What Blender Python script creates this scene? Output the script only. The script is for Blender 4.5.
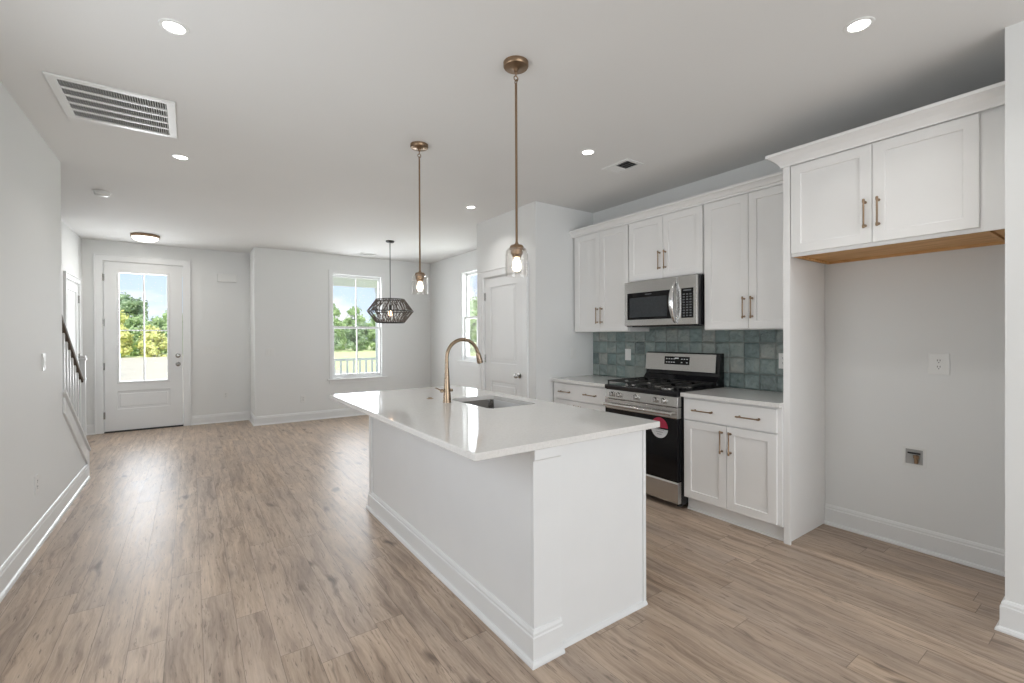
import bpy, bmesh, math, random
from mathutils import Vector, Matrix
for o in list(bpy.data.objects): bpy.data.objects.remove(o)
S = bpy.context.scene
COL = S.collection
PI = math.pi

# ------------------------------------------------------------------ camera
def make_camera():
    f, yaw, pit, rol, cy, h = 456.5723, .6126, -.0041, -.0044, 338.5543, 1.3509
    c, s = math.cos(yaw), math.sin(yaw)
    r0 = Vector((c, -s, 0)); d0 = Vector((s, c, 0)); z0 = Vector((0, 0, 1))
    F = d0*math.cos(pit) + z0*math.sin(pit); U0 = -d0*math.sin(pit) + z0*math.cos(pit)
    R = r0*math.cos(rol) + U0*math.sin(rol); U = -r0*math.sin(rol) + U0*math.cos(rol)
    cam = bpy.data.cameras.new('camera'); o = bpy.data.objects.new('camera', cam); COL.objects.link(o)
    cam.sensor_fit = 'HORIZONTAL'; cam.sensor_width = 36; cam.lens = f/1024*36
    cam.shift_y = -(341.5-cy)/1024
    cam.clip_start = .05; cam.clip_end = 500
    m = Matrix((R, U, -F)).transposed().to_4x4(); m.translation = Vector((0, 0, h))
    o.matrix_world = m
    S.camera = o
make_camera()
S.view_settings.view_transform = 'Standard'
S.view_settings.look = 'None'
S.view_settings.gamma = 1
S.view_settings.use_curve_mapping = False
S.view_settings.exposure = -0.04

# ------------------------------------------------------------------ world and big lights
def make_world():
    w = bpy.data.worlds.new('sky'); S.world = w; w.use_nodes = True
    t = w.node_tree; t.nodes.clear()
    out = t.nodes.new('ShaderNodeOutputWorld'); bg = t.nodes.new('ShaderNodeBackground')
    tc = t.nodes.new('ShaderNodeTexCoord'); sep = t.nodes.new('ShaderNodeSeparateXYZ')
    t.links.new(tc.outputs['Generated'], sep.inputs[0])
    ramp = t.nodes.new('ShaderNodeValToRGB'); t.links.new(sep.outputs[2], ramp.inputs[0])
    e = ramp.color_ramp.elements
    e[0].position = 0.0; e[0].color = (.74, .86, .97, 1)
    e[1].position = .35; e[1].color = (.34, .57, .90, 1)
    no = t.nodes.new('ShaderNodeTexNoise'); no.inputs['Scale'].default_value = 6; no.inputs['Detail'].default_value = 7
    mp = t.nodes.new('ShaderNodeMapping'); mp.inputs['Scale'].default_value = (1, 1, 2.6)
    mp.inputs['Location'].default_value = (.4, .2, 0)
    t.links.new(tc.outputs['Generated'], mp.inputs[0]); t.links.new(mp.outputs[0], no.inputs['Vector'])
    r2 = t.nodes.new('ShaderNodeValToRGB'); r2.color_ramp.elements[0].position = .44; r2.color_ramp.elements[1].position = .62
    t.links.new(no.outputs[0], r2.inputs[0])
    mix = t.nodes.new('ShaderNodeMixRGB'); mix.inputs[2].default_value = (.95, .95, .97, 1)
    t.links.new(r2.outputs[0], mix.inputs[0]); t.links.new(ramp.outputs[0], mix.inputs[1])
    t.links.new(mix.outputs[0], bg.inputs[0]); bg.inputs[1].default_value = 1.25
    t.links.new(bg.outputs[0], out.inputs[0])
make_world()

def area(name, loc, rot, sx, sy, e, col=(1, 1, 1), shape='RECTANGLE', spread=PI):
    l = bpy.data.lights.new(name, 'AREA'); l.shape = shape; l.size = sx
    if shape in ('RECTANGLE', 'ELLIPSE'): l.size_y = sy
    l.energy = e; l.color = col; l.spread = spread
    o = bpy.data.objects.new(name, l); COL.objects.link(o); o.location = loc; o.rotation_euler = rot
    return o
XLW = -.90
sun = bpy.data.lights.new('sun', 'SUN'); sun.energy = 4.2; sun.angle = .02; sun.color = (1, .96, .88)
so = bpy.data.objects.new('sun', sun); COL.objects.link(so); so.rotation_euler = (math.radians(38), 0, math.radians(-12))
# daylight entering through the glass doors behind, and through the front windows
area('daylight_patio', (1.1, -3.95, 1.2), (math.radians(108), 0, 0), 3.4, 2.2, 104, (.94, .97, 1))
area('added_left_fill', (XLW+.02, 2.0, 1.5), (math.radians(98), 0, math.radians(-90)), 1.5, 1.4, 16.0, (.93, .968, 1))  # fill lamp added at a made-up window, brightens island side and cabinet fronts
area('daylight_dining_window', (2.35, 8.11, 1.5), (math.radians(-90), 0, 0), .8, 1.7, 36, (.92, .96, 1))
area('daylight_front_door', (-.57, 8.72, 1.5), (math.radians(-90), 0, 0), .52, 1.6, 30, (.92, .96, 1))
area('daylight_side_window', (3.84, 6.4, 1.7), (math.radians(90), 0, math.radians(90)), .72, 1.4, 19, (.92, .96, 1))

# ------------------------------------------------------------------ node helpers / materials
class NT:
    def __init__(s, name):
        s.mat = bpy.data.materials.new(name); s.mat.use_nodes = True; s.t = s.mat.node_tree
        s.b = s.t.nodes['Principled BSDF']; s.out = s.t.nodes['Material Output']
    def n(s, ty, **k):
        x = s.t.nodes.new(ty)
        for a, b in k.items(): setattr(x, a, b)
        return x
    def put(s, sock, v):
        if hasattr(v, 'links') or isinstance(v, bpy.types.NodeSocket): s.t.links.new(v, sock)
        else: sock.default_value = v
    def m(s, op, a, b=None, c=None):
        x = s.n('ShaderNodeMath', operation=op); s.put(x.inputs[0], a)
        if b is not None: s.put(x.inputs[1], b)
        if c is not None: s.put(x.inputs[2], c)
        return x.outputs[0]
    def xyz(s, a, b, c):
        x = s.n('ShaderNodeCombineXYZ')
        for i, v in enumerate((a, b, c)): s.put(x.inputs[i], v)
        return x.outputs[0]
    def obj(s):
        return s.n('ShaderNodeTexCoord').outputs['Object']
    def sep(s, v):
        x = s.n('ShaderNodeSeparateXYZ'); s.put(x.inputs[0], v); return x.outputs
    def noise(s, vec, scale, detail=3, rough=.5, dist=0):
        x = s.n('ShaderNodeTexNoise'); s.put(x.inputs['Vector'], vec); x.inputs['Scale'].default_value = scale
        x.inputs['Detail'].default_value = detail; x.inputs['Roughness'].default_value = rough; x.inputs['Distortion'].default_value = dist
        return x.outputs[0]
    def ramp(s, fac, stops):
        x = s.n('ShaderNodeValToRGB'); s.put(x.inputs[0], fac); e = x.color_ramp.elements
        while len(e) < len(stops): e.new(.5)
        for q, (p, c) in zip(e, stops):
            q.position = p; q.color = (*c, 1) if len(c) == 3 else c
        return x.outputs[0]
    def mix(s, f, a, b, mode='MIX'):
        x = s.n('ShaderNodeMixRGB', blend_type=mode); s.put(x.inputs[0], f)
        for i, v in ((1, a), (2, b)):
            if isinstance(v, tuple) and len(v) == 3: v = (*v, 1)
            s.put(x.inputs[i], v)
        return x.outputs[0]
    def wn(s, v):
        x = s.n('ShaderNodeTexWhiteNoise', noise_dimensions='3D'); s.put(x.inputs[0], v); return x.outputs
    def bump(s, h, dist, strength=1):
        x = s.n('ShaderNodeBump'); s.put(x.inputs['Height'], h); x.inputs['Distance'].default_value = dist
        x.inputs['Strength'].default_value = strength; s.t.links.new(x.outputs[0], s.b.inputs['Normal'])
    def set(s, **k):
        for a, v in k.items():
            a = {'col': 'Base Color', 'rough': 'Roughness', 'metal': 'Metallic', 'ior': 'IOR', 'spec': 'Specular IOR Level', 'coat': 'Coat Weight',
                 'emc': 'Emission Color', 'ems': 'Emission Strength', 'trans': 'Transmission Weight', 'aniso': 'Anisotropic', 'coatr': 'Coat Roughness'}[a]
            if isinstance(v, tuple) and len(v) == 3: v = (*v, 1)
            s.put(s.b.inputs[a], v)
        return s.mat

def plain(name, col, rough=.5, var=.02, scale=6, **k):
    """flat colour with a very slight procedural unevenness"""
    n = NT(name); o = n.obj(); f = n.noise(o, scale, 3)
    a = tuple(max(0, c*(1-var)) for c in col); b = tuple(min(1, c*(1+var)) for c in col)
    return n.set(col=n.ramp(f, [(.3, a), (.7, b)]), rough=rough, **k)
def metal(name, col, rough=.3, streak=None, **k):
    n = NT(name); o = n.obj(); mp = n.n('ShaderNodeMapping'); n.put(mp.inputs[0], o)
    mp.inputs['Scale'].default_value = streak or (1, 1, 1)
    f = n.noise(mp.outputs[0], 30 if streak is None else 6, 3)
    a = tuple(c*.96 for c in col)
    rr = n.m('ADD', n.m('MULTIPLY', f, .04), rough-.02)
    return n.set(col=n.ramp(f, [(.3, a), (.7, col)]), rough=rr, metal=1.0, **k)
def wallpaint(name, col, rough=.6):
    n = NT(name); o = n.obj(); f = n.noise(o, 1.5, 2); g = n.noise(o, 160, 2)
    a = tuple(c*.985 for c in col)
    n.bump(g, .0006, .5)
    return n.set(col=n.ramp(f, [(.3, a), (.7, col)]), rough=rough, spec=.3)
M = {}
M['wall'] = wallpaint('wall_paint', (.83, .835, .825))
M['ceil'] = wallpaint('ceiling_paint', (.82, .815, .80), .8)
M['trim'] = plain('white_trim_paint', (.84, .845, .84), .32, .008)
M['cab'] = plain('white_cabinet_paint', (.88, .87, .855), .34, .008)
M['islandpaint'] = plain('island_white_paint', (.82, .825, .825), .36, .008)
M['door'] = plain('door_paint', (.82, .825, .82), .35, .008)
M['plate'] = plain('white_plastic_plate', (.82, .82, .80), .3, .01)
M['dark'] = plain('dark_void', (.05, .05, .05), .8, .1)
M['brass'] = metal('aged_brass', (.31, .215, .14), .34)
M['bronze'] = metal('brushed_bronze', (.34, .255, .18), .27)
M['steel'] = metal('brushed_steel', (.62, .61, .595), .25, (1, .04, 9))
M['steelv'] = metal('sink_steel', (.36, .34, .32), .25, (1, 14, .5))
M['chrome'] = metal('polished_chrome', (.75, .75, .75), .08)
M['nickel'] = metal('satin_nickel', (.42, .41, .39), .25)
M['blackgloss'] = plain('black_glass', (.006, .006, .007), .06, .1, spec=.35)
M['blackenamel'] = plain('black_enamel', (.010, .010, .012), .14, .1)
M['iron'] = plain('cast_iron', (.014, .014, .014), .45, .2, 40)
M['ply'] = None
M['blackmetal'] = plain('black_metal', (.02, .02, .02), .4, .1)

def quartz():
    n = NT('white_quartz'); o = n.obj(); f = n.noise(o, 90, 4, .7); g = n.noise(o, 3, 3)
    c = n.ramp(f, [(.35, (.74, .72, .695)), (.6, (.80, .785, .76))])
    c = n.mix(n.ramp(g, [(.45, (0, 0, 0)), (.8, (.25, .25, .25))]), c, (.74, .73, .71))
    return n.set(col=c, rough=.07, spec=.5, coat=.2, coatr=.04)
M['quartz'] = quartz()

def plywood():
    n = NT('raw_plywood'); o = n.obj(); mp = n.n('ShaderNodeMapping'); n.put(mp.inputs[0], o); mp.inputs['Scale'].default_value = (9, .8, 4)
    f = n.noise(mp.outputs[0], 4, 5, .6, .6)
    return n.set(col=n.ramp(f, [(.3, (.50, .25, .08)), (.5, (.68, .38, .15)), (.75, (.78, .49, .23))]), rough=.6)
M['ply'] = plywood()

def floor_mat():
    n = NT('oak_planks'); o = n.sep(n.obj()); W = .1335; L = 1.25
    x = n.m('DIVIDE', n.m('SUBTRACT', o[0], .035), W); i = n.m('FLOOR', x); fx = n.m('SUBTRACT', x, i)
    r = n.wn(n.xyz(i, 3.1, 7.7))[0]
    y = n.m('ADD', n.m('DIVIDE', o[1], L), n.m('MULTIPLY', r, 7.0)); j = n.m('FLOOR', y); fy = n.m('SUBTRACT', y, j)
    idr = n.wn(n.xyz(i, j, 1.3)); rnd = idr[0]; rc = n.sep(idr[1])
    # warped grain coordinates
    wob = n.noise(n.xyz(n.m('MULTIPLY', o[0], 2.2), n.m('MULTIPLY', o[1], 1.6), n.m('MULTIPLY', rnd, 31)), 2.2, 3, .5)
    gx = n.m('ADD', n.m('MULTIPLY', o[0], 26), n.m('MULTIPLY', wob, 2.4))
    gv = n.xyz(gx, n.m('MULTIPLY', o[1], 1.5), n.m('MULTIPLY', rnd, 57))
    g1 = n.noise(gv, 1.0, 6, .62, .3)
    g2 = n.noise(n.xyz(n.m('MULTIPLY', o[0], 150), n.m('MULTIPLY', o[1], 5), n.m('MULTIPLY', rnd, 17)), 1.0, 4, .6, .2)
    big = n.noise(n.xyz(n.m('MULTIPLY', o[0], 2.5), n.m('MULTIPLY', o[1], 1.1), n.m('MULTIPLY', rnd, 9)), 1.6, 4, .6)
    col = n.ramp(g1, [(.30, (.185, .125, .088)), (.42, (.395, .292, .214)), (.53, (.535, .415, .315)), (.72, (.66, .53, .42))])
    col = n.mix(.5, col, n.ramp(g2, [(.28, (.50, .47, .45)), (.58, (1.05, 1.05, 1.05))]), 'MULTIPLY')
    # greyer / browner boards, soft blotches
    col = n.mix(n.m('MULTIPLY', rc[0], .42), col, (.43, .355, .305))
    col = n.mix(n.m('MULTIPLY', rc[1], .25), col, (.52, .39, .28))
    col = n.mix(.55, col, n.ramp(big, [(.35, (.70, .69, .70)), (.62, (1.12, 1.1, 1.08))]), 'MULTIPLY')
    # knots and dark streaks
    vo = n.n('ShaderNodeTexVoronoi'); vo.inputs['Scale'].default_value = 1.0
    n.put(vo.inputs['Vector'], n.xyz(n.m('ADD', n.m('MULTIPLY', o[0], 4.2), n.m('MULTIPLY', wob, .8)), n.m('MULTIPLY', o[1], 1.7), n.m('MULTIPLY', rnd, 23)))
    kn = n.m('ADD', vo.outputs['Distance'], n.m('MULTIPLY', g1, .16))
    col = n.mix(n.ramp(kn, [(.13, (.75, .75, .75)), (.23, (0, 0, 0))]), col, (.085, .058, .045))
    st = n.noise(n.xyz(n.m('ADD', n.m('MULTIPLY', o[0], 38), n.m('MULTIPLY', wob, 3)), n.m('MULTIPLY', o[1], 4.5), n.m('MULTIPLY', rnd, 77)), 1.0, 3, .6)
    col = n.mix(n.ramp(st, [(.62, (0, 0, 0)), (.72, (.5, .5, .5))]), col, (.10, .075, .06))
    ck = n.noise(n.xyz(n.m('ADD', n.m('MULTIPLY', o[0], 95), n.m('MULTIPLY', wob, 4)), n.m('MULTIPLY', o[1], 8), n.m('MULTIPLY', rnd, 41)), 1.0, 3, .7)
    col = n.mix(n.ramp(ck, [(.61, (0, 0, 0)), (.66, (.65, .65, .65))]), col, (.15, .11, .085))
    # seams
    ex = n.m('MINIMUM', fx, n.m('SUBTRACT', 1.0, fx)); ey = n.m('MINIMUM', fy, n.m('SUBTRACT', 1.0, fy))
    sx = n.m('LESS_THAN', ex, .0085); sy = n.m('LESS_THAN', ey, .0011)
    seam = n.m('MAXIMUM', sx, sy)
    col = n.mix(n.m('MULTIPLY', seam, .55), col, (.07, .05, .04))
    rough = n.m('ADD', n.m('MULTIPLY', g1, .16), .31)
    n.bump(n.m('SUBTRACT', n.m('MULTIPLY', g2, .3), seam), .0009, .5)
    return n.set(col=col, rough=rough, spec=.5)
M['floor'] = floor_mat()

def tile_mat():
    n = NT('glazed_square_tiles'); o = n.sep(n.obj()); W = .1255; H = .127
    y = n.m('DIVIDE', n.m('SUBTRACT', o[1], 1.975), W); z = n.m('DIVIDE', n.m('SUBTRACT', o[2], .914), H)
    i = n.m('FLOOR', y); j = n.m('FLOOR', z); fy = n.m('SUBTRACT', y, i); fz = n.m('SUBTRACT', z, j)
    w = n.wn(n.xyz(i, j, 2.2)); r = w[0]; rc = n.sep(w[1])
    sw = n.noise(n.xyz(o[1], o[2], n.m('MULTIPLY', r, 20)), 11, 4, .55, .8)
    c = n.ramp(n.m('ADD', n.m('MULTIPLY', sw, .75), n.m('MULTIPLY', n.m('SUBTRACT', r, .5), .5)),
               [(.15, (.14, .18, .18)), (.38, (.23, .30, .29)), (.55, (.32, .37, .35)), (.75, (.44, .45, .41))])
    c = n.mix(n.m('MULTIPLY', rc[0], .35), c, (.30, .29, .26))
    c = n.mix(n.m('MULTIPLY', rc[1], .30), c, (.22, .35, .34))
    e = n.m('MINIMUM', n.m('MINIMUM', fy, n.m('SUBTRACT', 1., fy)), n.m('MINIMUM', fz, n.m('SUBTRACT', 1., fz)))
    wav = n.noise(n.xyz(o[1], o[2], n.m('MULTIPLY', r, 20)), 22, 3, .5)
    grout = n.m('LESS_THAN', n.m('ADD', e, n.m('MULTIPLY', wav, .012)), .018)
    c = n.mix(grout, c, (.20, .20, .185))
    edge = n.ramp(e, [(0, (0, 0, 0)), (.11, (1, 1, 1))])
    tilt = n.m('ADD', n.m('MULTIPLY', fy, n.m('SUBTRACT', rc[0], .5)), n.m('MULTIPLY', fz, n.m('SUBTRACT', rc[1], .5)))
    hgt = n.m('ADD', n.m('ADD', n.m('MULTIPLY', edge, .35), n.m('MULTIPLY', wav, 1.1)), n.m('MULTIPLY', tilt, .6))
    n.bump(hgt, .024, 1.0)
    return n.set(col=c, rough=n.m('ADD', .07, n.m('MULTIPLY', grout, .5)), spec=.6)
M['tile'] = tile_mat()

def glass(name='window_glass', tint=(1, 1, 1), fac=.08):
    m = bpy.data.materials.new(name); m.use_nodes = True; t = m.node_tree; t.nodes.clear()
    out = t.nodes.new('ShaderNodeOutputMaterial'); tr = t.nodes.new('ShaderNodeBsdfTransparent'); gl = t.nodes.new('ShaderNodeBsdfGlossy')
    tr.inputs[0].default_value = (*tint, 1); gl.inputs['Roughness'].default_value = .02
    lw = t.nodes.new('ShaderNodeLayerWeight'); lw.inputs[0].default_value = .35
    mul = t.nodes.new('ShaderNodeMath'); mul.operation = 'MULTIPLY_ADD'; mul.inputs[1].default_value = .45; mul.inputs[2].default_value = fac*.3
    t.links.new(lw.outputs['Facing'], mul.inputs[0])
    mx = t.nodes.new('ShaderNodeMixShader'); t.links.new(mul.outputs[0], mx.inputs[0]); t.links.new(tr.outputs[0], mx.inputs[1]); t.links.new(gl.outputs[0], mx.inputs[2])
    t.links.new(mx.outputs[0], out.inputs[0]); return m
M['glass'] = glass()
M['shade_glass'] = glass('clear_shade_glass', (.996, .988, .978), .10)
def emis(name, col, s):
    n = NT(name); o = n.obj(); f = n.noise(o, 3, 1)
    return n.set(col=(.9, .9, .9), rough=.4, emc=n.ramp(f, [(.3, tuple(c*.98 for c in col)), (.7, col)]), ems=s)
M['led'] = emis('led_lens', (1, .98, .95), 9)
M['bulb'] = emis('warm_bulb', (1, .84, .62), 9)
M['bulb_dim'] = emis('small_warm_bulb', (1, .62, .38), 5)
M['dome'] = emis('lit_glass_dome', (1, .93, .83), 2.2)
def rope():
    n = NT('dark_woven_rope'); o = n.obj(); f = n.noise(o, 60, 4, .7)
    return n.set(col=n.ramp(f, [(.3, (.07, .055, .045)), (.55, (.17, .14, .12)), (.8, (.32, .27, .24))]), rough=.8)
M['rope'] = rope()
def wood(name, a, b):
    n = NT(name); mp = n.n('ShaderNodeMapping'); n.put(mp.inputs[0], n.obj()); mp.inputs['Scale'].default_value = (14, 1, 6)
    f = n.noise(mp.outputs[0], 4, 4, .6); return n.set(col=n.ramp(f, [(.3, a), (.7, b)]), rough=.4)
M['railwood'] = wood('stained_handrail', (.055, .035, .022), (.12, .08, .05))
def leaf(name, a, b, c):
    n = NT(name); o = n.obj(); f = n.noise(o, 4.5, 5, .75); return n.set(col=n.ramp(f, [(.3, a), (.5, b), (.7, c)]), rough=.7)
M['leaf_green'] = leaf('green_leaves', (.16, .27, .10), (.36, .50, .22), (.62, .70, .42))
M['leaf_dark'] = leaf('deep_green_leaves', (.13, .22, .12), (.26, .36, .20), (.46, .54, .34))
M['leaf_yellow'] = leaf('yellow_green_leaves', (.40, .50, .14), (.66, .68, .24), (.88, .76, .34))
M['bark'] = plain('bark', (.16, .13, .10), .9, .3, 8)
M['grass'] = leaf('lawn_grass', (.52, .60, .24), (.68, .74, .36), (.80, .80, .48))
M['sand'] = leaf('pale_sand', (.58, .52, .41), (.62, .56, .45), (.67, .61, .50))
M['extwhite'] = plain('white_exterior_paint', (.92, .94, .94), .5, .02)
M['concrete'] = plain('concrete', (.6, .6, .57), .8, .1, 5)
M['blue'] = plain('blue_plastic', (.10, .36, .60), .5, .05)

# ------------------------------------------------------------------ mesh builder
class MB:
    def __init__(s): s.v = []; s.f = []; s.sm = False
    def add(s, vs, fs):
        k = len(s.v); s.v += [tuple(v) for v in vs]; s.f += [tuple(i+k for i in f) for f in fs]; return s
    def box(s, x0, x1, y0, y1, z0, z1):
        x0, x1 = sorted((x0, x1)); y0, y1 = sorted((y0, y1)); z0, z1 = sorted((z0, z1))
        return s.add([(x0, y0, z0), (x1, y0, z0), (x1, y1, z0), (x0, y1, z0), (x0, y0, z1), (x1, y0, z1), (x1, y1, z1), (x0, y1, z1)],
                     [(0, 3, 2, 1), (4, 5, 6, 7), (0, 1, 5, 4), (1, 2, 6, 5), (2, 3, 7, 6), (3, 0, 4, 7)])
    def prism(s, poly, axis, a0, a1):
        def mp(p, a): return {'X': (a, p[0], p[1]), 'Y': (p[0], a, p[1]), 'Z': (p[0], p[1], a)}[axis]
        n = len(poly); vs = [mp(p, a0) for p in poly] + [mp(p, a1) for p in poly]
        return s.add(vs, [tuple(range(n))[::-1], tuple(range(n, 2*n))] + [(i, (i+1) % n, n+(i+1) % n, n+i) for i in range(n)])
    def lathe(s, prof, c, axis='Z', n=32, cap=True):
        """prof: (radius, height) from bottom to top"""
        s.sm = True; vs = []; fs = []
        for r, h in prof:
            for k in range(n):
                a = 2*PI*k/n; p, q = r*math.cos(a), r*math.sin(a)
                vs.append({'Z': (c[0]+p, c[1]+q, c[2]+h), 'X': (c[0]+h, c[1]+p, c[2]+q), 'Y': (c[0]+p, c[1]+h, c[2]+q)}[axis])
        for i in range(len(prof)-1):
            for k in range(n):
                fs.append((i*n+k, i*n+(k+1) % n, (i+1)*n+(k+1) % n, (i+1)*n+k))
        if cap: fs.append(tuple(range(n))[::-1]); fs.append(tuple(range((len(prof)-1)*n, len(prof)*n)))
        return s.add(vs, fs)
    def tube(s, path, r, n=10, closed=False, smooth=True):
        if smooth: s.sm = True
        P = [Vector(p) for p in path]; rs = r if isinstance(r, (list, tuple)) else [r]*len(P)
        vs = []; fs = []; up = None; N = len(P)
        for i, p in enumerate(P):
            if closed: t = (P[(i+1) % N]-P[i-1]).normalized()
            else: t = (P[min(i+1, N-1)]-P[max(i-1, 0)]).normalized()
            if up is None: up = t.orthogonal().normalized()
            up = (up-t*up.dot(t)).normalized(); b = t.cross(up)
            for k in range(n):
                a = 2*PI*k/n; vs.append(p+(up*math.cos(a)+b*math.sin(a))*rs[i])
        for i in range(N if closed else N-1):
            j = (i+1) % N
            for k in range(n): fs.append((i*n+k, i*n+(k+1) % n, j*n+(k+1) % n, j*n+k))
        if not closed: fs.append(tuple(range(n))[::-1]); fs.append(tuple(range((N-1)*n, N*n)))
        return s.add(vs, fs)
    def sweep(s, path, prof):
        """profile (offset to the left of the path, z) swept along an xy path with mitred corners"""
        P = [Vector(p) for p in path]; N = len(P); vs = []; fs = []; n = len(prof)
        for i, p in enumerate(P):
            d0 = (P[i]-P[i-1]).normalized() if i > 0 else (P[1]-P[0]).normalized()
            d1 = (P[i+1]-P[i]).normalized() if i < N-1 else d0
            n0 = Vector((-d0.y, d0.x)); n1 = Vector((-d1.y, d1.x)); mm = (n0+n1).normalized(); k = 1/max(.3, mm.dot(n0))
            for o, z in prof: vs.append((p.x+mm.x*o*k, p.y+mm.y*o*k, z))
        for i in range(N-1):
            for k in range(n): fs.append((i*n+k, i*n+(k+1) % n, (i+1)*n+(k+1) % n, (i+1)*n+k))
        fs.append(tuple(range(n))); fs.append(tuple(range((N-1)*n, N*n))[::-1])
        return s.add(vs, fs)
    def grid(s, us, vs, lev, mp, back):
        """relief panel: lev(i,j) = height of the cell's front (None = hole); back = height of the back"""
        nu, nv = len(us)-1, len(vs)-1; L = [[lev(i, j) for j in range(nv)] for i in range(nu)]
        V = []; F = []
        def q(a, b, c, d):
            k = len(V); V.extend(mp(*p) for p in (a, b, c, d)); F.append((k, k+1, k+2, k+3))
        for i in range(nu):
            for j in range(nv):
                h = L[i][j]
                u0, u1, v0, v1 = us[i], us[i+1], vs[j], vs[j+1]
                if h is not None:
                    q((u0, v0, h), (u1, v0, h), (u1, v1, h), (u0, v1, h)); q((u0, v1, back), (u1, v1, back), (u1, v0, back), (u0, v0, back))
                for (di, dj, a, b) in ((1, 0, (u1, v0), (u1, v1)), (0, 1, (u1, v1), (u0, v1)), (-1, 0, (u0, v1), (u0, v0)), (0, -1, (u0, v0), (u1, v0))):
                    ii, jj = i+di, j+dj
                    g = L[ii][jj] if 0 <= ii < nu and 0 <= jj < nv else None
                    if h is None: continue
                    if g is None: q((*a, h), (*a, back), (*b, back), (*b, h))
                    elif abs(g-h) > 1e-9 and h > g: q((*a, h), (*a, g), (*b, g), (*b, h))
        return s.add(V, F)

def origin(o):
    v = Vector((0, 0, 0))
    while o is not None: v += o.location; o = o.parent
    return v
def obj(name, mb, mat, parent=None, bevel=0, loc=None, label=None):
    me = bpy.data.meshes.new(name); off = origin(parent) if parent else Vector((0, 0, 0))
    if loc is not None: off = off + (Vector(loc)-off)
    me.from_pydata([tuple(Vector(v)-off) for v in mb.v], [], mb.f)
    bm = bmesh.new(); bm.from_mesh(me); bmesh.ops.remove_doubles(bm, verts=bm.verts, dist=1e-5)
    bmesh.ops.recalc_face_normals(bm, faces=bm.faces)
    if mb.sm:
        for f in bm.faces: f.smooth = True
    bm.to_mesh(me); bm.free()
    if mb.sm: me.set_sharp_from_angle(angle=math.radians(38))
    me.materials.append(M[mat] if isinstance(mat, str) else mat)
    o = bpy.data.objects.new(name, me); COL.objects.link(o)
    if parent: o.parent = parent
    if loc is not None: o.location = Vector(loc)-(origin(parent) if parent else Vector((0, 0, 0)))
    if bevel:
        b = o.modifiers.new('edge', 'BEVEL'); b.width = bevel; b.segments = 2; b.limit_method = 'ANGLE'; b.angle_limit = math.radians(40)
    if label: o['label'] = label
    return o
def tag(o, label, cat, group=None):
    o['label'] = label; o['category'] = cat
    if group: o['group'] = group
    return o
def thing(name, label, cat, loc=(0, 0, 0), group=None, structure=False):
    o = bpy.data.objects.new(name, None); COL.objects.link(o); o.location = loc; o.empty_display_size = .1
    tag(o, label, cat, group)
    if structure: o['kind'] = 'structure'
    return o
def struct(name, mb, mat, bevel=0):
    o = obj(name, mb, mat, None, bevel); o['kind'] = 'structure'; return o

# ------------------------------------------------------------------ constants of the room
H = 2.743
XL, XR, YD, YF, XJ = -.835, 3.73, 8.65, 8.0, .797     # left wall, right wall, door wall, dining wall, jog
XP, YP, YPB = 2.90, 3.70, 4.87                          # pantry side face, near face, far face
XS, YS = 3.03, .41                                      # wall beside the refrigerator niche

# ------------------------------------------------------------------ shell
struct('floor', MB().box(-2.1, 3.95, -4.2, 8.8, -.12, 0), 'floor')
struct('ceiling', MB().box(-2.2, 4.6, -7.0, 10.45, H, H+.2), 'ceil')  # runs on past the back wall as an added overhang that blocks the sun
struct('wall_left', MB().grid([-4.1, 1.2, 2.8, 5.0], [0, .75, 2.25, H], lambda i, j: None if (i == 1 and j == 1) else 0, lambda u, v, w: (XL+w, u, v), -.11), 'wall')  # opening is for the added, unseen fill light window
# front wall with the door opening
DX0, DX1, DZ = -1.030, -.092, 2.465
struct('wall_front', MB().grid([-1.35, DX0, DX1, XJ+.1], [0, DZ, H], lambda i, j: None if (i == 1 and j == 0) else 0, lambda u, v, w: (u, YD-w, v), -.15), 'wall')
WX0, WX1, WZ0, WZ1 = 1.935, 2.795, .655, 2.435
struct('wall_dining', MB().grid([XJ, WX0, WX1, XR+.15], [0, WZ0, WZ1, H], lambda i, j: None if (i == 1 and j == 1) else 0, lambda u, v, w: (u, YF-w, v), -.15), 'wall')
struct('wall_jog', MB().box(XJ, XJ+.11, YF+.15, YD, 0, H), 'wall')
SY0, SY1, SZ0, SZ1 = 5.97, 6.77, .955, 2.435
struct('wall_right', MB().grid([YS, SY0, SY1, YF], [0, SZ0, SZ1, H], lambda i, j: None if (i == 1 and j == 1) else 0, lambda u, v, w: (XR-w, u, v), -.15), 'wall')
PY0, PY1, PZ = 3.905, 4.70, 2.06
pw = MB().grid([YP, PY0, PY1, YPB], [0, PZ, H], lambda i, j: None if (i == 1 and j == 0) else 0, lambda u, v, w: (XP-w, u, v), -.11)
pw.box(XP+.11, XR, YP, YP+.11, 0, H); pw.box(XP+.11, XR, YPB-.11, YPB, 0, H)
struct('wall_pantry', pw, 'wall')
struct('wall_niche', MB().box(XS, XR+.15, -4.1, YS, 0, H), 'wall')
BX0, BX1 = -.6, 2.8
struct('wall_back', MB().grid([XL-.11, BX0, BX1, XS], [0, 2.3, H], lambda i, j: None if (i == 1 and j == 0) else 0, lambda u, v, w: (u, -4.0+w, v), -.15), 'wall')
CY0, CY1 = 7.585, 8.395
struct('wall_foyer', MB().grid([7.2, CY0, CY1, YD], [0, 2.085, H], lambda i, j: None if (i == 1 and j == 0) else 0, lambda u, v, w: (-1.24+w, u, v), -.11), 'wall')
struct('wall_stairwell', MB().box(-2.06, -1.95, 3.9, 7.31, 0, H), 'wall')
struct('wall_stair_end', MB().box(-1.95, -1.35, 7.2, 7.31, 0, H), 'wall')
struct('wall_stair_start', MB().box(-1.95, XL-.11, 3.9, 4.0, 0, H), 'wall')
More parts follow.
